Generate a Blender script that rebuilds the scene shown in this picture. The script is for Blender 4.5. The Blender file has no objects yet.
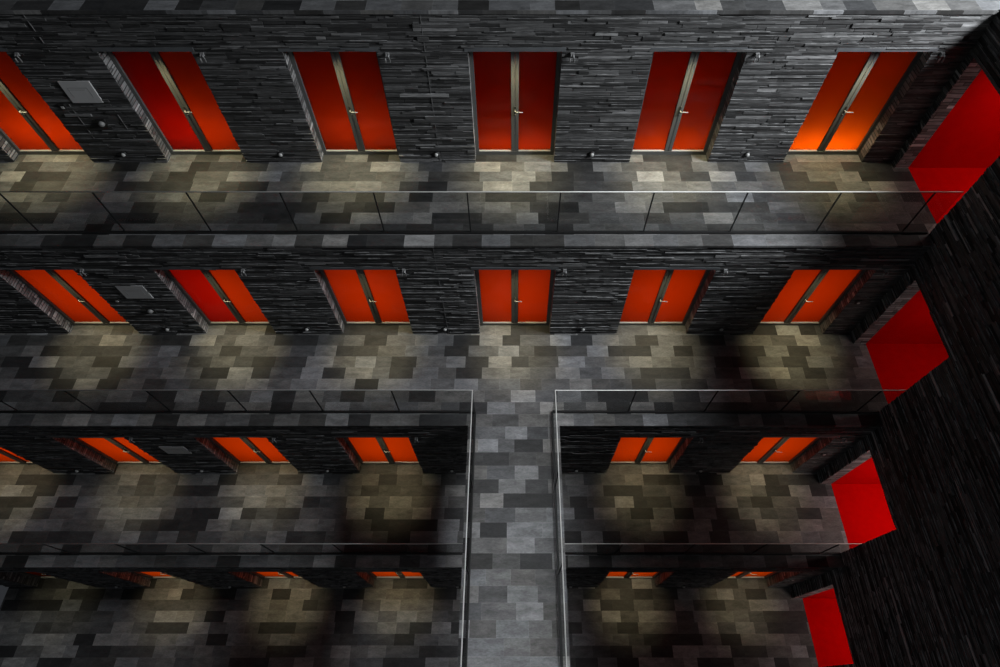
import bpy, bmesh, math, random
from mathutils import Vector
random.seed(7)
SC = bpy.context.scene
COL = SC.collection
PI = math.pi

# ------------------------------------------------------------------ camera
OZ = 17.943                                   # lowest floor is z = 0
cam_d = bpy.data.cameras.new('camera')
cam = bpy.data.objects.new('camera', cam_d)
COL.objects.link(cam)
cam.location = (0, 0, OZ)
cam.rotation_euler = (math.radians(90 - 58.21), 0, 0)
cam_d.sensor_width = 36.0
cam_d.lens = 20.999
cam_d.shift_x = -0.01384
cam_d.clip_end = 200
SC.camera = cam

# ------------------------------------------------------------------ world, exposure, large lights
SC.view_settings.view_transform = 'Standard'
SC.view_settings.look = 'None'
SC.view_settings.exposure = 0.0
SC.view_settings.gamma = 1.0
SC.view_settings.use_curve_mapping = False
W = bpy.data.worlds.new('atrium_air')
SC.world = W
W.use_nodes = True
W.node_tree.nodes['Background'].inputs[0].default_value = (0.82, 0.88, 1.0, 1)
W.node_tree.nodes['Background'].inputs[1].default_value = 0.03


def light(name, kind, loc, target=None, energy=100, color=(1, 1, 1), size=1, size_y=None, spot=None, blend=0.5, parent=None, spread=None):
    d = bpy.data.lights.new(name, kind)
    d.energy = energy
    d.color = color
    if kind == 'AREA':
        d.size = size
        if size_y:
            d.shape = 'RECTANGLE'
            d.size_y = size_y
        if spread:
            d.spread = spread
    else:
        d.shadow_soft_size = size
    if kind == 'SPOT':
        d.spot_size = spot
        d.spot_blend = blend
    o = bpy.data.objects.new(name, d)
    COL.objects.link(o)
    o.location = loc
    if target is not None:
        v = Vector(target) - Vector(loc)
        o.rotation_euler = v.to_track_quat('-Z', 'Y').to_euler()
    if parent:
        o.parent = parent
    return o


# roof light beyond the head of the right wall, and unseen fill lights added to brighten the footbridge
light('roof_light', 'AREA', (11.5, 5.3, OZ - 0.6), (1.0, 8.6, OZ - 8.0), 2450, (0.92, 0.96, 1.0), 3.5, 2.0)
light('bridge_fill_light', 'AREA', (0.0, 0.6, OZ + 0.5), (0.0, 0.6, 0), 24, (0.95, 0.97, 1.0), 1.0, 9.5, spread=math.radians(14))
light('bridge_fill_light', 'AREA', (0.0, -2.2, OZ + 0.5), (0.0, -2.2, 0), 9, (0.95, 0.97, 1.0), 1.0, 4.0, spread=math.radians(24))

light('front_fill_light', 'AREA', (-3.0, -10.0, OZ - 8.0), (1.0, 5.0, OZ - 12.0), 80, (0.95, 0.97, 1.0), 6.0, 2.0)  # added fill behind the camera, unseen, lifts lower walls and jambs

# ------------------------------------------------------------------ levels (metres)
S = 3.2
YW = {r: (2.9668 + (r - 1) * -0.7152) * S for r in range(0, 6)}      # wall face of each level
YW[1] -= 0.055
FZ = {r: OZ + (-2.6383 + (r - 1) * -0.9897) * S for r in range(0, 6)}  # floor of each level
STEP = 0.7152 * S
PITCH = 0.9897 * S
XR, XR2 = 7.87, 8.15          # face of the right wall, start of the red passages
XL = -14.4
GL = 0.275                    # glass set back from the edge of the floor
OPH = 2.41                    # height of the door
OPR = {1: 2.455, 2: 2.41, 3: 2.44, 4: 2.41}   # height of the openings on each level
HO = 0.814                    # half opening
REC = 0.26                    # door set back from the wall face
X0 = 0.02
T = 0.05                      # thickness of the paving


# ------------------------------------------------------------------ material helpers
def new_mat(name):
    m = bpy.data.materials.new(name)
    m.use_nodes = True
    nt = m.node_tree
    nt.nodes.clear()
    out = nt.nodes.new('ShaderNodeOutputMaterial')
    return m, nt, out


def nd(nt, typ, **kw):
    n = nt.nodes.new(typ)
    for k, v in kw.items():
        setattr(n, k, v)
    return n


def mth(nt, op, a, b=None, c=None):
    n = nt.nodes.new('ShaderNodeMath')
    n.operation = op
    for i, v in enumerate((a, b, c)):
        if v is None:
            continue
        if isinstance(v, (int, float)):
            n.inputs[i].default_value = v
        else:
            nt.links.new(v, n.inputs[i])
    return n.outputs[0]


def ramp(nt, fac, stops, interp='LINEAR'):
    n = nt.nodes.new('ShaderNodeValToRGB')
    n.color_ramp.interpolation = interp
    e = n.color_ramp.elements
    while len(e) < len(stops):
        e.new(0.5)
    for el, (p, c) in zip(e, stops):
        el.position = p
        el.color = (c[0], c[1], c[2], 1) if not isinstance(c, (int, float)) else (c, c, c, 1)
    nt.links.new(fac, n.inputs[0])
    return n.outputs[0]


def voro1(nt, w, feature='F1', rnd=1.0):
    n = nd(nt, 'ShaderNodeTexVoronoi', voronoi_dimensions='1D', feature=feature)
    n.inputs['Scale'].default_value = 1.0
    n.inputs['Randomness'].default_value = rnd
    nt.links.new(w, n.inputs['W'])
    return n


def sep(nt, sock, color=False):
    n = nt.nodes.new('ShaderNodeSeparateColor' if color else 'ShaderNodeSeparateXYZ')
    nt.links.new(sock, n.inputs[0])
    return n.outputs


def principled(nt, out, **kw):
    p = nt.nodes.new('ShaderNodeBsdfPrincipled')
    for k, v in kw.items():
        p.inputs[k].default_value = v
    nt.links.new(p.outputs[0], out.inputs[0])
    return p


def simple(name, col, rough=0.5, metal=0.0, noise=0.0, spec=0.5):
    m, nt, out = new_mat(name)
    p = principled(nt, out, Roughness=rough, Metallic=metal)
    p.inputs['Specular IOR Level'].default_value = spec
    if noise:
        pos = nd(nt, 'ShaderNodeNewGeometry').outputs['Position']
        n = nd(nt, 'ShaderNodeTexNoise')
        n.inputs['Scale'].default_value = 6.0
        n.inputs['Detail'].default_value = 5.0
        nt.links.new(pos, n.inputs['Vector'])
        c = ramp(nt, n.outputs[0], [(0.3, [v * (1 - noise) for v in col]), (0.7, [v * (1 + noise) for v in col])])
        nt.links.new(c, p.inputs['Base Color'])
    else:
        p.inputs['Base Color'].default_value = (*col, 1)
    return m


def slate_mat(name, course=0.068, length=0.55, dark=0.02, mid=0.07, light_=0.20, bump=1.0, rough=0.75):
    """Stacked slate: thin courses of uneven height, stones of uneven length."""
    m, nt, out = new_mat(name)
    pos = nd(nt, 'ShaderNodeNewGeometry').outputs['Position']
    x, y, z = sep(nt, pos)
    u = mth(nt, 'ADD', x, y)
    v = mth(nt, 'DIVIDE', z, course)
    # slight waviness of the bed joints
    nw = nd(nt, 'ShaderNodeTexNoise')
    nw.inputs['Scale'].default_value = 1.3
    nw.inputs['Detail'].default_value = 2
    nt.links.new(pos, nw.inputs['Vector'])
    v = mth(nt, 'ADD', v, mth(nt, 'MULTIPLY', mth(nt, 'SUBTRACT', nw.outputs[0], 0.5), 0.5))
    c1 = voro1(nt, v, 'F1', 0.75)
    eh = voro1(nt, v, 'DISTANCE_TO_EDGE', 0.75).outputs['Distance']
    crand = sep(nt, c1.outputs['Color'], True)
    w = mth(nt, 'ADD', mth(nt, 'DIVIDE', u, length), mth(nt, 'MULTIPLY', crand[0], 371.0))
    c2 = voro1(nt, w, 'F1', 1.0)
    ev = voro1(nt, w, 'DISTANCE_TO_EDGE', 1.0).outputs['Distance']
    r = sep(nt, c2.outputs['Color'], True)
    tone = ramp(nt, r[0], [(0.0, dark), (0.42, mid * 0.75), (0.75, mid), (0.93, mid * 1.45), (1.0, light_)])
    # fine cleft grain along the stone
    mp = nd(nt, 'ShaderNodeCombineXYZ')
    nt.links.new(mth(nt, 'MULTIPLY', u, 5.0), mp.inputs[0])
    nt.links.new(mth(nt, 'MULTIPLY', z, 55.0), mp.inputs[1])
    nt.links.new(mth(nt, 'MULTIPLY', r[1], 40.0), mp.inputs[2])
    n2 = nd(nt, 'ShaderNodeTexNoise')
    n2.inputs['Scale'].default_value = 1.0
    n2.inputs['Detail'].default_value = 4
    nt.links.new(mp.outputs[0], n2.inputs['Vector'])
    grain = ramp(nt, n2.outputs[0], [(0.25, 0.55), (0.75, 1.45)])
    joint = mth(nt, 'MULTIPLY',
                ramp(nt, eh, [(0.04, 0.25), (0.16, 1.0)]),
                ramp(nt, mth(nt, 'MULTIPLY', ev, length / course), [(0.03, 0.3), (0.14, 1.0)]))
    mul = nd(nt, 'ShaderNodeMix', data_type='RGBA', blend_type='MULTIPLY')
    mul.inputs[0].default_value = 1.0
    nt.links.new(tone, mul.inputs[6])
    nt.links.new(mth(nt, 'MULTIPLY', grain, joint), mul.inputs[7])
    p = principled(nt, out, Roughness=rough)
    p.inputs['Specular IOR Level'].default_value = 0.35
    nt.links.new(mul.outputs[2], p.inputs['Base Color'])
    h = mth(nt, 'ADD', mth(nt, 'MULTIPLY', r[2], 0.020),
            mth(nt, 'ADD', mth(nt, 'MULTIPLY', joint, 0.016), mth(nt, 'MULTIPLY', n2.outputs[0], 0.010)))
    b = nd(nt, 'ShaderNodeBump')
    b.inputs['Strength'].default_value = bump
    b.inputs['Distance'].default_value = 1.0
    nt.links.new(h, b.inputs['Height'])
    nt.links.new(b.outputs[0], p.inputs['Normal'])
    return m


def stone_mat(name, dark, mid, light_, rough=0.7):
    """Split slate, every stone with a grey of its own and a fine cleft grain."""
    m, nt, out = new_mat(name)
    geo = nd(nt, 'ShaderNodeNewGeometry')
    rnd = geo.outputs['Random Per Island']
    x, y, z = sep(nt, geo.outputs['Position'])
    u = mth(nt, 'ADD', x, y)
    tone = ramp(nt, rnd, [(0.0, dark), (0.25, dark * 1.3), (0.5, mid * 0.8), (0.8, mid), (0.93, mid * 1.5), (1.0, light_)])
    mp = nd(nt, 'ShaderNodeCombineXYZ')
    nt.links.new(mth(nt, 'MULTIPLY', u, 5.0), mp.inputs[0])
    nt.links.new(mth(nt, 'MULTIPLY', z, 45.0), mp.inputs[1])
    nt.links.new(mth(nt, 'MULTIPLY', rnd, 400.0), mp.inputs[2])
    n2 = nd(nt, 'ShaderNodeTexNoise')
    n2.inputs['Scale'].default_value = 1.0
    n2.inputs['Detail'].default_value = 5
    nt.links.new(mp.outputs[0], n2.inputs['Vector'])
    grain = ramp(nt, n2.outputs[0], [(0.28, 0.55), (0.72, 1.45)])
    mul = nd(nt, 'ShaderNodeMix', data_type='RGBA', blend_type='MULTIPLY')
    mul.inputs[0].default_value = 1.0
    nt.links.new(tone, mul.inputs[6])
    nt.links.new(grain, mul.inputs[7])
    p = principled(nt, out, Roughness=rough)
    p.inputs['Specular IOR Level'].default_value = 0.4
    nt.links.new(mul.outputs[2], p.inputs['Base Color'])
    b = nd(nt, 'ShaderNodeBump')
    b.inputs['Strength'].default_value = 0.8
    b.inputs['Distance'].default_value = 1.0
    nt.links.new(mth(nt, 'MULTIPLY', n2.outputs[0], 0.014), b.inputs['Height'])
    nt.links.new(b.outputs[0], p.inputs['Normal'])
    return m


def paving_mat(name, row=STEP / 8, length=0.52, lo=0.022, hi=0.25, yref=YW[1]):
    """Rows of natural stone slabs of random length, each slab with its own grey."""
    m, nt, out = new_mat(name)
    pos = nd(nt, 'ShaderNodeNewGeometry').outputs['Position']
    x, y, z = sep(nt, pos)
    v = mth(nt, 'DIVIDE', mth(nt, 'SUBTRACT', y, yref), row)
    v = mth(nt, 'ADD', v, 200.0)
    idx = mth(nt, 'FLOOR', v)
    fr = mth(nt, 'FRACT', v)
    wn = nd(nt, 'ShaderNodeTexWhiteNoise', noise_dimensions='1D')
    zi = mth(nt, 'FLOOR', mth(nt, 'ADD', mth(nt, 'MULTIPLY', z, 0.5), 0.3))
    nt.links.new(mth(nt, 'ADD', idx, mth(nt, 'MULTIPLY', zi, 17.37)), wn.inputs['W'])
    w = mth(nt, 'ADD', mth(nt, 'DIVIDE', x, length), mth(nt, 'MULTIPLY', wn.outputs['Value'], 911.0))
    c2 = voro1(nt, w, 'F1', 0.8)
    ev = voro1(nt, w, 'DISTANCE_TO_EDGE', 0.8).outputs['Distance']
    r = sep(nt, c2.outputs['Color'], True)
    mid = (lo + hi) / 2
    tone = ramp(nt, r[0], [(0.0, lo), (0.2, lo * 1.8), (0.34, mid * 0.55), (0.7, mid * 0.9), (0.9, mid * 1.3), (1.0, hi)])
    # clouds and streaks within the stone
    cb = nd(nt, 'ShaderNodeCombineXYZ')
    nt.links.new(mth(nt, 'MULTIPLY', x, 2.0), cb.inputs[0])
    nt.links.new(mth(nt, 'MULTIPLY', y, 5.0), cb.inputs[1])
    nt.links.new(mth(nt, 'MULTIPLY', r[1], 60.0), cb.inputs[2])
    n2 = nd(nt, 'ShaderNodeTexNoise')
    n2.inputs['Scale'].default_value = 1.6
    n2.inputs['Detail'].default_value = 6
    n2.inputs['Distortion'].default_value = 0.4
    nt.links.new(cb.outputs[0], n2.inputs['Vector'])
    n3 = nd(nt, 'ShaderNodeTexNoise')
    n3.inputs['Scale'].default_value = 9.0
    n3.inputs['Detail'].default_value = 6
    n3.inputs['Roughness'].default_value = 0.7
    nt.links.new(cb.outputs[0], n3.inputs['Vector'])
    cloud = mth(nt, 'MULTIPLY', ramp(nt, n2.outputs[0], [(0.25, 0.62), (0.75, 1.38)]), ramp(nt, n3.outputs[0], [(0.3, 0.72), (0.7, 1.3)]))
    e1 = mth(nt, 'MULTIPLY', mth(nt, 'MINIMUM', fr, mth(nt, 'SUBTRACT', 1.0, fr)), row)
    e2 = mth(nt, 'MULTIPLY', ev, length)
    e = mth(nt, 'MINIMUM', e1, e2)
    joint = ramp(nt, e, [(0.0, 1.0), (0.004, 1.25), (0.011, 1.0)])
    # hue: slightly warm or cool slabs
    tint = nd(nt, 'ShaderNodeMix', data_type='RGBA')
    nt.links.new(r[2], tint.inputs[0])
    tint.inputs[6].default_value = (0.97, 0.99, 1.03, 1)
    tint.inputs[7].default_value = (1.03, 1.0, 0.95, 1)
    m1 = nd(nt, 'ShaderNodeMix', data_type='RGBA', blend_type='MULTIPLY')
    m1.inputs[0].default_value = 1
    nt.links.new(tone, m1.inputs[6])
    nt.links.new(tint.outputs[2], m1.inputs[7])
    m2 = nd(nt, 'ShaderNodeMix', data_type='RGBA', blend_type='MULTIPLY')
    m2.inputs[0].default_value = 1
    nt.links.new(m1.outputs[2], m2.inputs[6])
    nt.links.new(mth(nt, 'MULTIPLY', cloud, joint), m2.inputs[7])
    p = principled(nt, out, Roughness=0.62)
    p.inputs['Specular IOR Level'].default_value = 0.3
    nt.links.new(m2.outputs[2], p.inputs['Base Color'])
    b = nd(nt, 'ShaderNodeBump')
    b.inputs['Strength'].default_value = 0.5
    b.inputs['Distance'].default_value = 1.0
    nt.links.new(mth(nt, 'ADD', mth(nt, 'MULTIPLY', joint, 0.004), mth(nt, 'MULTIPLY', n2.outputs[0], 0.004)), b.inputs['Height'])
    nt.links.new(b.outputs[0], p.inputs['Normal'])
    return m


def panel_mat(name, col, gloss=0.02):
    """Coloured translucent glass, lit from the room behind."""
    m, nt, out = new_mat(name)
    t = nd(nt, 'ShaderNodeBsdfTranslucent')
    pos = nd(nt, 'ShaderNodeNewGeometry').outputs['Position']
    n = nd(nt, 'ShaderNodeTexNoise')
    n.inputs['Scale'].default_value = 0.8
    nt.links.new(pos, n.inputs['Vector'])
    q = [math.sqrt(v) for v in col]          # the light passes both faces of the sheet
    c = ramp(nt, n.outputs[0], [(0.3, [v * 0.97 for v in q]), (0.7, [min(1, v * 1.02) for v in q])])
    nt.links.new(c, t.inputs[0])
    g = nd(nt, 'ShaderNodeBsdfGlossy')
    g.inputs['Roughness'].default_value = 0.08
    mx = nd(nt, 'ShaderNodeMixShader')
    mx.inputs[0].default_value = gloss
    nt.links.new(t.outputs[0], mx.inputs[1])
    nt.links.new(g.outputs[0], mx.inputs[2])
    nt.links.new(mx.outputs[0], out.inputs[0])
    return m


def glass_mat(name, tint):
    m, nt, out = new_mat(name)
    t = nd(nt, 'ShaderNodeBsdfTransparent')
    t.inputs[0].default_value = (*tint, 1)
    g = nd(nt, 'ShaderNodeBsdfGlossy')
    g.inputs['Roughness'].default_value = 0.03
    mx = nd(nt, 'ShaderNodeMixShader')
    mx.inputs[0].default_value = 0.03
    nt.links.new(t.outputs[0], mx.inputs[1])
    nt.links.new(g.outputs[0], mx.inputs[2])
    nt.links.new(mx.outputs[0], out.inputs[0])
    return m


M = {
    'slate': slate_mat('stacked_slate'),
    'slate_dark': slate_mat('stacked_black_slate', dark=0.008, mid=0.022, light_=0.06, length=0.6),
    'stone': stone_mat('split_slate', 0.018, 0.068, 0.22),
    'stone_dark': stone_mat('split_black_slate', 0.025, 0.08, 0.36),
    'ledge': simple('slate_ledge_highlight', (0.15, 0.15, 0.15), 0.9, 0.0, 0.85, spec=0.1),  # paler top faces: light catching the ledges, painted into the colour
    'ledge_dark': simple('black_slate_ledge_highlight', (0.36, 0.36, 0.36), 0.9, 0.0, 0.85, spec=0.1),  # same painted ledge highlight for the right wall
    'slate_reveal': slate_mat('split_slate_reveal', dark=0.07, mid=0.22, light_=0.45, course=0.075, length=0.4),
    'paving': paving_mat('stone_paving'),
    'plaster': simple('grey_plaster', (0.28, 0.28, 0.27), 0.9, noise=0.03),
    'frame': simple('grey_door_frame', (0.085, 0.086, 0.083), 0.55, 0.0, 0.06),
    'orange': panel_mat('orange_glass', (1.0, 0.048, 0.0003)),
    'crimson': panel_mat('crimson_glass', (0.80, 0.008, 0.0005)),
    'steel': simple('brushed_steel', (0.24, 0.24, 0.235), 0.65, 0.3, 0.05),
    'rail': simple('satin_steel_rail', (0.55, 0.55, 0.53), 0.5, 0.3, 0.04),
    'black': simple('black_metal', (0.012, 0.012, 0.012), 0.5, 0.0, 0.1),
    'gasket': simple('dark_gasket', (0.006, 0.006, 0.006), 0.7),
    'glass': glass_mat('grey_glass', (0.86, 0.865, 0.86)),
    'red': simple('red_paint', (0.55, 0.0006, 0.001), 0.7, 0.0, 0.04, spec=0.03),
    'red_floor': simple('red_carpet', (0.62, 0.0008, 0.001), 0.9, 0.0, 0.06, spec=0.02),
    'plaque': simple('grey_sign_plate', (0.46, 0.46, 0.46), 0.5, 0.0, 0.04),
    'joint': simple('grey_joint_strip', (0.12, 0.12, 0.12), 0.6),
    'plaque_ink': simple('dark_sign_print', (0.33, 0.33, 0.33), 0.6),
    'lintel': simple('dark_steel_lintel', (0.085, 0.09, 0.095), 0.5, 0.0, 0.15),
    'white': simple('pale_fitting', (0.42, 0.42, 0.41), 0.45, 0.0, 0.03),
    'grey_fit': simple('grey_lamp_metal', (0.20, 0.20, 0.20), 0.45, 0.0, 0.05),
    'soffit': simple('dark_concrete', (0.05, 0.05, 0.05), 0.9, 0.0, 0.15),
}


# ------------------------------------------------------------------ mesh helpers
def box(bm, x0, x1, y0, y1, z0, z1, mi=0, skip=''):
    vs = [bm.verts.new(p) for p in ((x0, y0, z0), (x1, y0, z0), (x1, y1, z0), (x0, y1, z0),
                                    (x0, y0, z1), (x1, y0, z1), (x1, y1, z1), (x0, y1, z1))]
    faces = {'b': (0, 3, 2, 1), 't': (4, 5, 6, 7), 'f': (0, 1, 5, 4), 'k': (2, 3, 7, 6), 'l': (3, 0, 4, 7), 'r': (1, 2, 6, 5)}
    for k, f in faces.items():
        if k in skip:
            continue
        bm.faces.new([vs[i] for i in f]).material_index = mi


def tube(bm, pts, rad, seg=10, caps=True):
    """A round bar along a polyline with mitred corners."""
    pts = [Vector(p) for p in pts]
    rings = []
    for i, p in enumerate(pts):
        d0 = (p - pts[i - 1]).normalized() if i else (pts[1] - p).normalized()
        d1 = (pts[i + 1] - p).normalized() if i < len(pts) - 1 else d0
        t = (d0 + d1).normalized()
        up = Vector((0, 0, 1)) if abs(d0.z) < 0.9 else Vector((0, 1, 0))
        a = t.cross(up).normalized()
        b = a.cross(t).normalized()
        k = 1 / max(0.3, t.dot(d0))
        rings.append([bm.verts.new(p + a * math.cos(q) * rad * k + b * math.sin(q) * rad)
                      for q in [2 * PI * j / seg for j in range(seg)]])
    for r0, r1 in zip(rings, rings[1:]):
        for j in range(seg):
            f = bm.faces.new((r0[j], r0[(j + 1) % seg], r1[(j + 1) % seg], r1[j]))
            f.smooth = True
    if caps:
        bm.faces.new(rings[0][::-1])
        bm.faces.new(rings[-1])


def lathe(bm, prof, origin, axis='-y', seg=20):
    """Revolve (radius, distance) pairs about an axis leaving the wall."""
    o = Vector(origin)
    ax = {'-y': Vector((0, -1, 0)), 'z': Vector((0, 0, 1)), '-z': Vector((0, 0, -1))}[axis]
    a = Vector((1, 0, 0))
    b = ax.cross(a)
    rings = []
    for r, h in prof:
        if r < 1e-6:
            rings.append([bm.verts.new(o + ax * h)])
        else:
            rings.append([bm.verts.new(o + ax * h + (a * math.cos(2 * PI * j / seg) + b * math.sin(2 * PI * j / seg)) * r) for j in range(seg)])
    for r0, r1 in zip(rings, rings[1:]):
        for j in range(seg):
            q = [r0[j % len(r0)], r0[(j + 1) % len(r0)], r1[(j + 1) % len(r1)], r1[j % len(r1)]]
            q2 = []
            for v in q:
                if v not in q2:
                    q2.append(v)
            if len(q2) > 2:
                f = bm.faces.new(q2)
                f.smooth = True


def bevel_all(bm, w, seg=2):
    bmesh.ops.bevel(bm, geom=list(bm.edges), offset=w, segments=seg, affect='EDGES', profile=0.5)


def obj(name, bm, mats, parent=None, loc=None):
    bmesh.ops.recalc_face_normals(bm, faces=bm.faces)
    me = bpy.data.meshes.new(name)
    bm.to_mesh(me)
    bm.free()
    for mm in (mats if isinstance(mats, (list, tuple)) else [mats]):
        me.materials.append(mm)
    o = bpy.data.objects.new(name, me)
    COL.objects.link(o)
    if parent:
        o.parent = parent
    if loc:
        o.location = loc
    return o


def tag(o, label=None, cat=None, group=None, kind=None):
    if label:
        o['label'] = label
    if cat:
        o['category'] = cat
    if group:
        o['group'] = group
    if kind:
        o['kind'] = kind
    return o


def empty(name, loc):
    o = bpy.data.objects.new(name, None)
    COL.objects.link(o)
    o.location = loc
    o.empty_display_size = 0.2
    return o


def copy_tree(o, parent=None):
    c = o.copy()
    COL.objects.link(c)
    c.parent = parent
    for ch in list(o.children):
        copy_tree(ch, c)
    return c


# ------------------------------------------------------------------ where things are
LEVEL = {1: 'top walkway', 2: 'walkway joined to footbridge', 3: 'walkway under the footbridge', 4: 'lowest floor'}
DOORS = {1: [-3, -2, -1, 0, 1, 2], 2: [-3, -2, -1, 0, 1, 2], 3: [-4, -3, -2, -1, 1, 2], 4: [-4, -3, -2, -1, 1, 2]}
ORD = ['leftmost', 'second from the left', 'third from the left', 'third from the right', 'second from the right', 'rightmost']


def door_x(k):
    return X0 + k * S


# ------------------------------------------------------------------ floors
for r in range(0, 5):
    bm = bmesh.new()
    y0 = YW[r + 1] if r < 4 else -7.0
    y1 = YW[r] + 1.25
    if r == 2:
        # leave the right edge flush with the start of the red passage
        pass
    box(bm, XL, XR2 if r else 14.0, y0 - (0.035 if r < 4 else 0), y1, FZ[r] - T, FZ[r])
    o = obj('floor', bm, M['paving'])
    tag(o, ['stone paving at the very top edge of the picture, above the highest wall',
            'patchwork grey stone paving of the top walkway in front of six orange doors',
            'patchwork grey stone paving of the walkway joined to the footbridge',
            'dim grey stone paving of the walkway that passes under the footbridge',
            'darkest stone paving, the lowest floor at the foot of the picture'][r], 'floor', 'stone paved walkways', 'structure')

# ------------------------------------------------------------------ laid slate courses
def courses(z0, z1, breaks, rng, hs=(0.024, 0.030, 0.036, 0.044, 0.052, 0.066)):
    z = z0
    stops = sorted([b for b in breaks if z0 < b < z1] + [z1])
    out = []
    for st in stops:
        while z < st - 1e-6:
            h = rng.choice(hs)
            if st - z - h < 0.022:
                h = st - z
            out.append((z, z + h))
            z += h
    return out


def lay(verts, faces, mats, axis, face, a0, a1, z0, z1, rng, mi, proud=(-0.006, 0.018), lens=(0.18, 0.95)):
    """One course between a0 and a1; axis 'x' faces -y at y=face, axis 'y' faces -x at x=face."""
    a = a0
    while a < a1 - 1e-6:
        L = rng.uniform(*lens)
        if a1 - a - L < 0.15:
            L = a1 - a
        pr = rng.uniform(*proud) if rng.random() > 0.10 else proud[1] + 0.008
        g = 0.0025
        p0, p1, q0, q1 = a + g * 0.6, a + L - g * 0.6, z0 + g, z1 - g
        f, bk = face - pr, face + 0.03
        tl = [rng.uniform(-0.003, 0.003) for _ in range(4)]
        n = len(verts)
        pts = [(p0, f + tl[0], q0), (p1, f + tl[1], q0), (p1, f + tl[2], q1), (p0, f + tl[3], q1),
               (p0, bk, q0), (p1, bk, q0), (p1, bk, q1), (p0, bk, q1)]
        if axis == 'y':
            pts = [(b, a_, c) for a_, b, c in pts]
        verts += pts
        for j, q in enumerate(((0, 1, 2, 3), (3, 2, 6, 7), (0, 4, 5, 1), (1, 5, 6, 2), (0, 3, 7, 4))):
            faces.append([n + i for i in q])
            mats.append(mi + 1 if j == 1 else mi)  # top face takes the painted highlight
        a += L


def add_stones(me_obj, verts, faces, mats):
    me = me_obj.data
    bm = bmesh.new()
    bm.from_mesh(me)
    vs = [bm.verts.new(v) for v in verts]
    new = []
    for f, mi in zip(faces, mats):
        nf = bm.faces.new([vs[i] for i in f])
        nf.material_index = mi
        new.append(nf)
    bmesh.ops.recalc_face_normals(bm, faces=new)
    bm.to_mesh(me)
    bm.free()


# ------------------------------------------------------------------ stepped slate walls with door openings
for r in range(1, 5):
    bm = bmesh.new()
    z0, z1 = FZ[r], FZ[r - 1] - T
    ya, yb, yc = YW[r], YW[r] + REC + 0.05, YW[r] + 1.15     # the stones stand proud of ya
    xs = [door_x(k) for k in DOORS[r]]
    edges = [XL]
    for xd in xs:
        edges += [xd - HO, xd + HO]
    edges.append(XR2)
    for i in range(0, len(edges), 2):
        box(bm, edges[i], edges[i + 1], ya, yb, z0, z1, 0)
        box(bm, edges[i], edges[i + 1], yb, yc, z0, z1, 1)
    for xd in xs:
        box(bm, xd - HO, xd + HO, ya, yb, z0 + OPR[r], z1, 0)
        box(bm, xd - HO, xd + HO, yb, yc, z0 + OPR[r], z1, 1)
    box(bm, XL, XR2, yc, yc + 0.1, z0, z1, 1)
    # reveals are paler split faces
    bm.normal_update()
    for f in bm.faces:
        c = f.calc_center_median()
        if f.material_index == 0 and abs(f.normal.x) > 0.9 and XL + 0.1 < c.x < XR2 - 0.1:
            f.material_index = 2
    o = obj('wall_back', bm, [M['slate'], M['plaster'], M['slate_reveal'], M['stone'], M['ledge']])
    rng = random.Random(40 + r)
    V, F, MI = [], [], []
    for c0, c1 in courses(z0, z1 - 0.002, [z0 + OPR[r]], rng):
        if c1 <= z0 + OPR[r] + 1e-4:
            for i in range(0, len(edges), 2):
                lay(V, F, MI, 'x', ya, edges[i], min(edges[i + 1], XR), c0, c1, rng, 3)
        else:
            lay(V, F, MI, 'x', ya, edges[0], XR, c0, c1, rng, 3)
    add_stones(o, V, F, MI)
    tag(o, 'stacked slate wall behind the ' + LEVEL[r], 'wall', 'stepped slate walls', 'structure')

# ------------------------------------------------------------------ right wall with its four openings
PZ = 2.45
JAMB = {1: 0.18, 2: 0.29, 3: 0.31, 4: 0.31}
WTOP = FZ[0] + 0.02
bm = bmesh.new()
YN = -7.0
for r in range(1, 5):
    yn, yf = YW[r] - STEP + GL, YW[r] - JAMB[r]
    ymax = YW[r] if r == 1 else YW[r]
    f0 = FZ[r] - T
    box(bm, XR, XR2, YN, yn, f0, FZ[r] + PZ)
    box(bm, XR, XR2, yf, YW[r], FZ[r], FZ[r] + PZ)
    top = (FZ[r - 1] - T) if r > 1 else WTOP
    box(bm, XR, XR2, YN, YW[r], FZ[r] + PZ, top)
bm.normal_update()
for f in bm.faces:
    c = f.calc_center_median()
    if abs(f.normal.y) > 0.9 and any(abs(c.y - (YW[r] - JAMB[r])) < 0.01 for r in (1, 2, 3, 4)):
        f.material_index = 3
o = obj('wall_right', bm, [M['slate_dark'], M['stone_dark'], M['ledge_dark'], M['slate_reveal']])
rng = random.Random(91)
V, F, MI = [], [], []
zb = [FZ[r] for r in (1, 2, 3, 4)] + [FZ[r] + PZ for r in (1, 2, 3, 4)]
for c0, c1 in courses(0.0, WTOP, zb, rng):
    zc = (c0 + c1) / 2
    r = min(q for q in (1, 2, 3, 4) if FZ[q] <= zc + 1e-6)
    if zc < FZ[r] + PZ:
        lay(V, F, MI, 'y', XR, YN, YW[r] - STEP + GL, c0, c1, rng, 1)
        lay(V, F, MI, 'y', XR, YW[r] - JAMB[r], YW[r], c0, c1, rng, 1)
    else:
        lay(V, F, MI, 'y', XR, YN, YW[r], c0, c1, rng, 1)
add_stones(o, V, F, MI)
tag(o, 'tall black slate wall on the right pierced by four red openings', 'wall', None, 'structure')

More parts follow.
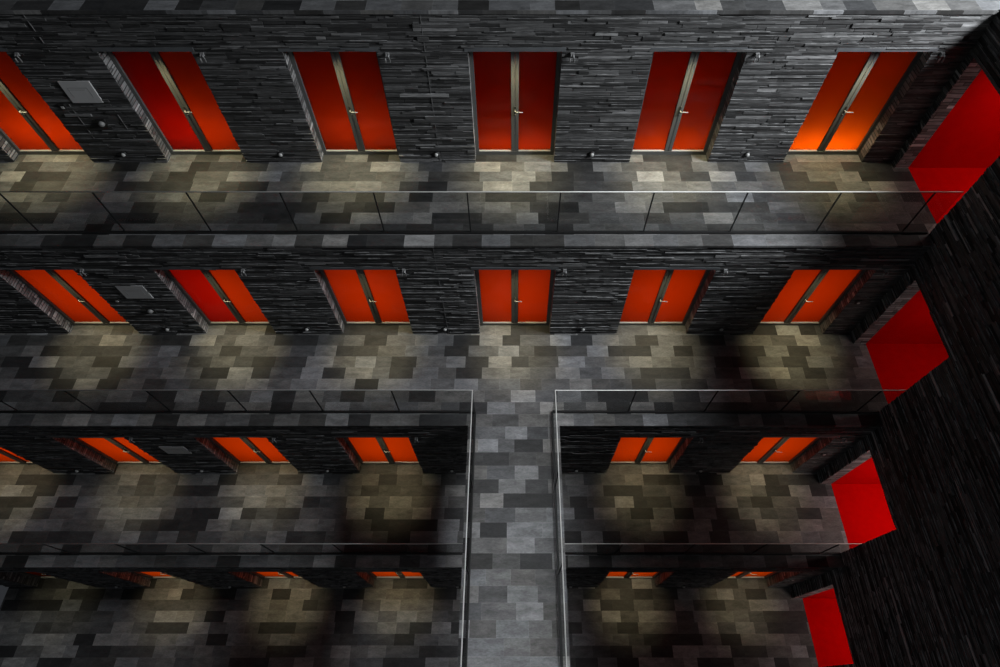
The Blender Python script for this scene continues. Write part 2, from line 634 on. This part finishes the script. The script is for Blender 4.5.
# ------------------------------------------------------------------ red passages behind the openings
RED_LABEL = {1: 'highest red lined passage, cut by the right edge of the picture',
             2: 'red lined passage at the end of the walkway with the footbridge',
             3: 'red lined passage at the end of the walkway under the footbridge',
             4: 'lowest red lined passage, cut by the bottom edge of the picture'}
RED_E = {1: 20, 2: 10, 3: 30, 4: 20}
for r in range(1, 5):
    yn, yf = YW[r] - STEP + GL, YW[r] - JAMB[r]
    xa, xb = XR2, XR2 + 4.2
    z0, z1 = FZ[r], FZ[r] + PZ
    bm = bmesh.new()
    box(bm, xa, xb, yn, yf, z0 - T, z0)
    tag(obj('floor_passage', bm, M['red_floor']), 'red carpet floor of the ' + RED_LABEL[r].split(',')[0], 'floor', 'red passage floors', 'structure')
    bm = bmesh.new()
    box(bm, xa, xb + 0.1, yf, yf + 0.1, z0 - T, z1 + 0.1)
    box(bm, xa, xb + 0.1, yn - 0.1, yn, z0 - T, z1 + 0.1)
    box(bm, xb, xb + 0.1, yn, yf, z0 - T, z1)
    box(bm, xa, xb, yn, yf, z1, z1 + 0.1)
    tag(obj('wall_passage', bm, M['red']), RED_LABEL[r], 'passage', 'red passages', 'structure')
    if r == 1:
        light('passage_lamp', 'AREA', (xa + 1.6, (yn + yf) / 2, z1 - 0.06), (xa + 1.6, (yn + yf) / 2, z0), RED_E[r], (1, 0.9, 0.85), 2.4, 0.8)
    else:
        light('passage_lamp', 'AREA', (xa + 1.3, yn + 0.25, z1 - 0.2), (xa + 1.0, yf, z0), RED_E[r], (1, 0.95, 0.9), 2.0, 0.3)

# ------------------------------------------------------------------ double doors
FY0, FY1 = REC - 0.05, REC + 0.05


def leaf_bm(x0, x1):
    bm = bmesh.new()
    box(bm, x0, x1, REC, REC + 0.02, 0.09, OPH - 0.05)
    return bm


def make_door():
    root = empty('door_1', (0, 0, 0))
    bm = bmesh.new()
    for s in (-1, 1):
        a, b = sorted((s * HO, s * 0.745))
        box(bm, a, b, FY0, FY1, 0, OPH)
    box(bm, -0.745, 0.745, FY0, FY1, OPH - 0.05, OPH)
    obj('door_frame', bm, M['frame'], root)
    bm = bmesh.new()
    box(bm, -0.745, 0.745, REC - 0.045, FY1, 0, 0.082)
    obj('bottom_rail', bm, M['frame'], root)
    for s in (-1, 1):
        bm = bmesh.new()
        a, b = sorted((s * 0.004, s * 0.074))
        box(bm, a, b, FY0 + 0.01, FY1, 0.09, OPH - 0.05)
        bevel_all(bm, 0.004, 1)
        obj('meeting_stile', bm, M['frame'], root)
    for s, nm in ((-1, 'leaf'), (1, 'leaf')):
        a, b = sorted((s * 0.074, s * 0.745))
        lf = obj(nm, leaf_bm(a, b), M['orange'], root)
        bm = bmesh.new()
        box(bm, a + 0.004, b - 0.004, REC - 0.042, REC - 0.002, 0.082, 0.094)
        tag(obj('sill_strip', bm, M['white'], lf), 'thin pale strip along the foot of the leaf')
    # lever handle on its plate
    bm = bmesh.new()
    box(bm, -0.012, 0.022, REC - 0.055, REC - 0.04, 0.95, 1.16)
    bevel_all(bm, 0.004, 2)
    pl = obj('handle_plate', bm, M['black'], root)
    bm = bmesh.new()
    tube(bm, [(0.006, REC - 0.05, 1.08), (0.006, REC - 0.10, 1.08), (0.03, REC - 0.112, 1.08), (0.155, REC - 0.112, 1.077)], 0.010, 8)
    tag(obj('lever', bm, M['steel'], pl), 'bright metal lever')
    bm = bmesh.new()
    lathe(bm, [(0, 0.03), (0.016, 0.03), (0.018, 0.02), (0.018, 0)], (0.006, REC - 0.05, 0.99), '-y', 12)
    obj('lock_cylinder', bm, M['frame'], pl)
    # steel lintel over the opening
    bm = bmesh.new()
    box(bm, -HO - 0.06, HO + 0.06, -0.014, 0.05, OPH - 0.002, OPH + 0.07)
    bevel_all(bm, 0.003, 1)
    obj('lintel', bm, M['lintel'], root)
    return root


proto = make_door()
# lamps in the rooms behind the glass: (strength, height of the lamp, spread upward)
GLOW = {1: (2.3, 'low'), 2: (5.6, 'mid'), 3: (7, 'mid'), 4: (6.5, 'mid')}
GAIN = {(1, -3): 1.35, (1, -2): 1.1, (1, -1): 0.75, (1, 0): 0.75, (1, 1): 0.95, (1, 2): 2.6, (4, -4): 0.03}
WARM = {(1, -3): (1, 1, .8), (1, 2): (1, 2.0, 1), (1, 1): (1, 1.25, .9)}
POOL = {1: 255, 2: 185, 3: 100, 4: 80}
n = 0
for r in (1, 2, 3, 4):
    for i, k in enumerate(DOORS[r]):
        n += 1
        d = proto if n == 1 else copy_tree(proto)
        d.name = 'door_%d' % n
        d.location = (door_x(k), YW[r], FZ[r])
        d.scale = (1, 1, OPR[r] / OPH)
        kind_of_door = 'orange glass double door'
        if (r, k) == (4, -4):
            kind_of_door = 'dark unlit double door'
        elif r < 3 and k == -2:
            kind_of_door = 'crimson and orange double door'
        tag(d, '%s, %s of six on the %s' % (kind_of_door, ORD[i], LEVEL[r]), 'door',
            'orange double doors', 'structure')
        if r in (1, 2) and k == -2:
            for ch in d.children:
                if ch.name.startswith('leaf') and ch.data.vertices[0].co.x < 0:
                    ch.data = ch.data.copy()
                    ch.data.materials[0] = M['crimson']
                    tag(ch, 'darker crimson leaf')
                    break
        x, y, z = d.location
        e, mode = GLOW[r]
        e *= GAIN.get((r, k), 1.0)
        col = WARM.get((r, k), {1: (1, .95, .9), 2: (1, 1, .9), 3: (.95, 1.2, .9), 4: (.95, 1.5, .9)}[r])
        if mode == 'low':
            h, b = (0.10, 0.66) if k >= 0 else (0.45, 0.95)
            light('room_lamp', 'AREA', (x, y + b, z + h), (x, y + 0.36, z + h + 0.3), e * (1 if k >= 0 else 1.25), col, 1.5, 0.10)
        else:
            light('room_lamp', 'AREA', (x, y + 1.08, z + 1.15), (x, y, z + 1.15), e, col, 1.5, 1.9)
        pe = POOL[r] * (0.35 if (r, k) == (4, -4) else 1.0)
        light('recess_downlight', 'SPOT', (x, y + 0.05, z + OPR[r] - 0.05), (x, y - 0.26 - (0.12 if r > 1 else 0), z), pe, (0.98, 0.88, 0.50), 0.08,
              spot=math.radians(66 if r == 1 else 60), blend=1.0)

# ------------------------------------------------------------------ glass balustrades
RH = 1.076
GT = 0.014


def pane(bm, p, q):
    """Upright sheet of glass between two plan points."""
    p, q = Vector(p), Vector(q)
    t = (q - p).normalized()
    nrm = Vector((-t.y, t.x)) * GT / 2
    vs = []
    for zz in (0.03, RH - 0.015):
        for a in (p - nrm, q - nrm, q + nrm, p + nrm):
            vs.append(bm.verts.new((a.x, a.y, zz)))
    for f in ((0, 3, 2, 1), (4, 5, 6, 7), (0, 1, 5, 4), (1, 2, 6, 5), (2, 3, 7, 6), (3, 0, 4, 7)):
        bm.faces.new([vs[i] for i in f])


def strip(bm, p, q, half, z0, z1):
    p, q = Vector(p), Vector(q)
    t = (q - p).normalized()
    nrm = Vector((-t.y, t.x)) * half
    vs = []
    for zz in (z0, z1):
        for a in (p - nrm, q - nrm, q + nrm, p + nrm):
            vs.append(bm.verts.new((a.x, a.y, zz)))
    for f in ((0, 3, 2, 1), (4, 5, 6, 7), (0, 1, 5, 4), (1, 2, 6, 5), (2, 3, 7, 6), (3, 0, 4, 7)):
        bm.faces.new([vs[i] for i in f])


def balustrade(path, z, label, joint=1.64):
    """path: plan points of the glass line; joints fall every `joint` m from x = 0.82."""
    root = empty('glass_balustrade', (path[0][0], path[0][1], z))
    ox, oy = path[0]
    P = [(a - ox, b - oy) for a, b in path]
    bm = bmesh.new()
    tube(bm, [(a, b, RH) for a, b in P], 0.010, 10)
    obj('handrail', bm, M['rail'], root)
    bm = bmesh.new()
    for p, q in zip(P, P[1:]):
        strip(bm, p, q, 0.022, 0.0, 0.05)
    obj('base_channel', bm, M['gasket'], root)
    for p, q in zip(P, P[1:]):
        p, q = Vector(p), Vector(q)
        L = (q - p).length
        t = (q - p) / L
        cuts = [0.0]
        if abs(t.x) > 0.5:
            x = p.x + ox
            js = [0.82 + joint * j for j in range(-12, 9)]
            cuts += sorted(s for s in [(jx - x) / t.x for jx in js] if 0.15 < s < L - 0.15)
        else:
            s = joint
            while s < L - 0.3:
                cuts.append(s)
                s += joint
        cuts.append(L)
        for a, b in zip(cuts, cuts[1:]):
            bm = bmesh.new()
            pane(bm, p + t * (a + 0.011), p + t * (b - 0.011))
            obj('glass_pane', bm, M['glass'], root)
        for a in cuts[1:-1]:
            bm = bmesh.new()
            strip(bm, p + t * (a - 0.011), p + t * (a + 0.011), 0.009, 0.04, RH - 0.015)
            obj('joint_strip', bm, M['gasket'], root)
    tag(root, label, 'railing', 'glass balustrades')
    return root


BX, BE = 0.83, 0.975
BY = -7.0
balustrade([(XL, YW[2] + GL), (XR - 0.005, YW[2] + GL)], FZ[1], 'glass balustrade with bright steel handrail along the top walkway')
balustrade([(XL, YW[3] + GL), (-BX, YW[3] + GL), (-BX, BY)], FZ[2], 'glass balustrade that turns the corner onto the left side of the footbridge')
balustrade([(XR - 0.005, YW[3] + GL), (BX, YW[3] + GL), (BX, BY)], FZ[2], 'glass balustrade that turns the corner onto the right side of the footbridge')
balustrade([(XL, YW[4] + GL), (XR - 0.005, YW[4] + GL)], FZ[3], 'glass balustrade on the lower walkway that passes beneath the footbridge')

# ------------------------------------------------------------------ footbridge
root = empty('footbridge', (0, YW[3] - 0.035, FZ[2]))
bm = bmesh.new()
box(bm, -BE, BE, BY - YW[3], 0, -T, 0)
obj('deck', bm, M['paving'], root)
bm = bmesh.new()
box(bm, -BE + 0.02, BE - 0.02, BY - YW[3], 0, -0.36, -T)
obj('girder', bm, M['soffit'], root)
tag(root, 'stone paved footbridge running from the walkway down the middle of the picture', 'bridge')


# ------------------------------------------------------------------ small fittings on the slate walls
def make_spot():
    root = empty('wall_spotlight', (0, 0, 0))
    bm = bmesh.new()
    box(bm, -0.035, 0.035, -0.015, 0.02, -0.02, 0.04)
    bevel_all(bm, 0.006, 2)
    obj('wall_plate', bm, M['grey_fit'], root)
    for s in (-1, 1):
        bm = bmesh.new()
        tube(bm, [(s * 0.018, -0.01, 0.015), (s * 0.026, -0.05, 0.01), (s * 0.034, -0.06, -0.03), (s * 0.038, -0.06, -0.10)], 0.013, 8)
        obj('lamp_head', bm, M['grey_fit'], root)
    return root


sp = None
for r in (1, 2, 3):
    for i, k in enumerate(DOORS[r]):
        if r == 3 and k == -4:
            continue
        o = make_spot() if sp is None else copy_tree(sp)
        sp = sp or o
        o.location = (door_x(k) + 0.99, YW[r] - 0.02, FZ[r] + 2.40)
        o.rotation_euler = (0, 0, 0)
        tag(o, 'small twin wall spotlight beside the %s door, %s' % (ORD[i], LEVEL[r]), 'wall light', 'twin wall spotlights')


def make_dome():
    root = empty('wall_lamp', (0, 0, 0))
    bm = bmesh.new()
    lathe(bm, [(0, 0.012), (0.05, 0.012), (0.062, 0.004), (0.062, -0.02)], (0, 0, 0), '-y', 20)
    obj('rim', bm, M['black'], root)
    bm = bmesh.new()
    lathe(bm, [(0, 0.05), (0.018, 0.047), (0.034, 0.035), (0.042, 0.012), (0.042, 0.0)], (0, 0, 0), '-y', 20)
    tag(obj('dome', bm, M['white'], root), 'pale glass dome')
    return root


dm = None
NTH = ('first', 'second', 'third', 'fourth', 'fifth')
LAMPX = (-11.2, -8.0, -4.78, -1.59, 1.6, 4.79)


def lamp_place(r, x):
    if r < 3:
        return 'right of the %s door from the left' % NTH[LAMPX.index(x) - 1]
    if x == 1.6:
        return 'left of the fifth door from the left'
    return 'right of the %s door from the left' % NTH[min(LAMPX.index(x), 4)]


for r in (1, 2, 3, 4):
    for x in LAMPX:
        if x < -9 and r < 3:
            continue
        o = make_dome() if dm is None else copy_tree(dm)
        dm = dm or o
        o.location = (x, YW[r] - 0.02, FZ[r] + 0.215)
        tag(o, 'low round wall lamp %s, %s' % (lamp_place(r, x), LEVEL[r]), 'wall light', 'low round wall lamps')

# grey sign plates between the first two doors
for r in (1, 2, 3):
    root = empty('sign_plate', (-7.96, YW[r] - 0.02, FZ[r] + 1.44))
    bm = bmesh.new()
    box(bm, -0.285, 0.285, -0.008, 0.02, 0, 0.45)
    bevel_all(bm, 0.004, 1)
    obj('plate', bm, M['plaque'], root)
    bm = bmesh.new()
    for z0, x1 in ((0.31, 0.16), (0.27, 0.12)):
        box(bm, -0.17, x1, -0.010, -0.006, z0, z0 + 0.018)
    for xx in (-0.19, 0.17):
        box(bm, xx, xx + 0.014, -0.010, -0.006, 0.12, 0.33)
    obj('print', bm, M['plaque_ink'], root)
    tag(root, 'pale grey sign plate right of the leftmost full door, ' + LEVEL[r], 'sign', 'grey sign plates')


def make_intercom():
    root = empty('intercom', (0, 0, 0))
    bm = bmesh.new()
    box(bm, -0.09, 0.09, -0.012, 0.02, -0.09, 0.09)
    bevel_all(bm, 0.004, 1)
    obj('back_box', bm, M['black'], root)
    bm = bmesh.new()
    lathe(bm, [(0, 0.075), (0.03, 0.07), (0.05, 0.05), (0.058, 0.01), (0.058, 0)], (0, 0, 0), '-y', 20)
    tag(obj('dome', bm, M['steel'], root), 'shiny metal dome')
    return root


def make_socket():
    root = empty('wall_switch', (0, 0, 0))
    bm = bmesh.new()
    box(bm, -0.06, 0.06, -0.012, 0.02, -0.06, 0.06)
    bevel_all(bm, 0.004, 1)
    obj('plate', bm, M['black'], root)
    bm = bmesh.new()
    box(bm, -0.025, 0.03, -0.022, -0.008, -0.03, 0.02)
    bevel_all(bm, 0.004, 1)
    obj('button', bm, M['white'], root)
    return root


ic = sk = None
for r in (1, 2):
    o = make_intercom() if ic is None else copy_tree(ic)
    ic = ic or o
    o.location = (-7.98, YW[r] - 0.02, FZ[r] + 0.98)
    tag(o, 'dark square wall fitting with shiny dome under the sign, ' + LEVEL[r], 'intercom', 'domed wall fittings')
    o = make_socket() if sk is None else copy_tree(sk)
    sk = sk or o
    o.location = (-8.50, YW[r] - 0.02, FZ[r] + 1.35)
    tag(o, 'small dark switch plate beside the leftmost door, ' + LEVEL[r], 'switch', 'small switch plates')
for r, x, h in ((2, 7.12, 1.28), (3, 6.98, 1.40), (4, 7.1, 1.3)):
    if r != 4:
        x = 7.40
    o = copy_tree(sk)
    o.location = (7.42, YW[r] - 0.02, FZ[r] + h)
    tag(o, 'small dark switch plate right of the rightmost door, ' + LEVEL[r], 'switch', 'small switch plates')

# thin upright joints in the slate
tn = 0
for r, x, z0, z1, lab in ((1, -8.0, 2.45, 3.1, 'thin pale upright joint in the slate above the top sign plate'),
                          (1, -1.53, 0.0, 3.1, 'thin pale upright joint in the slate, third bay of the top walkway'),
                          (2, -1.53, 0.0, 3.1, 'thin pale upright joint in the slate, third bay of the second walkway'),
                          (1, -8.36, 0.55, 1.40, 'thin pale upright joint below the left edge of the top sign plate'),
                          (1, -7.575, 0.55, 1.40, 'thin pale upright joint below the right edge of the top sign plate')):
    tn += 1
    bm = bmesh.new()
    box(bm, x - 0.005, x + 0.005, YW[r] - 0.014, YW[r] + 0.01, FZ[r] + z0, FZ[r] + z1)
    tag(obj('trim_%d' % tn, bm, M['joint']), lab, 'joint', None, 'structure')
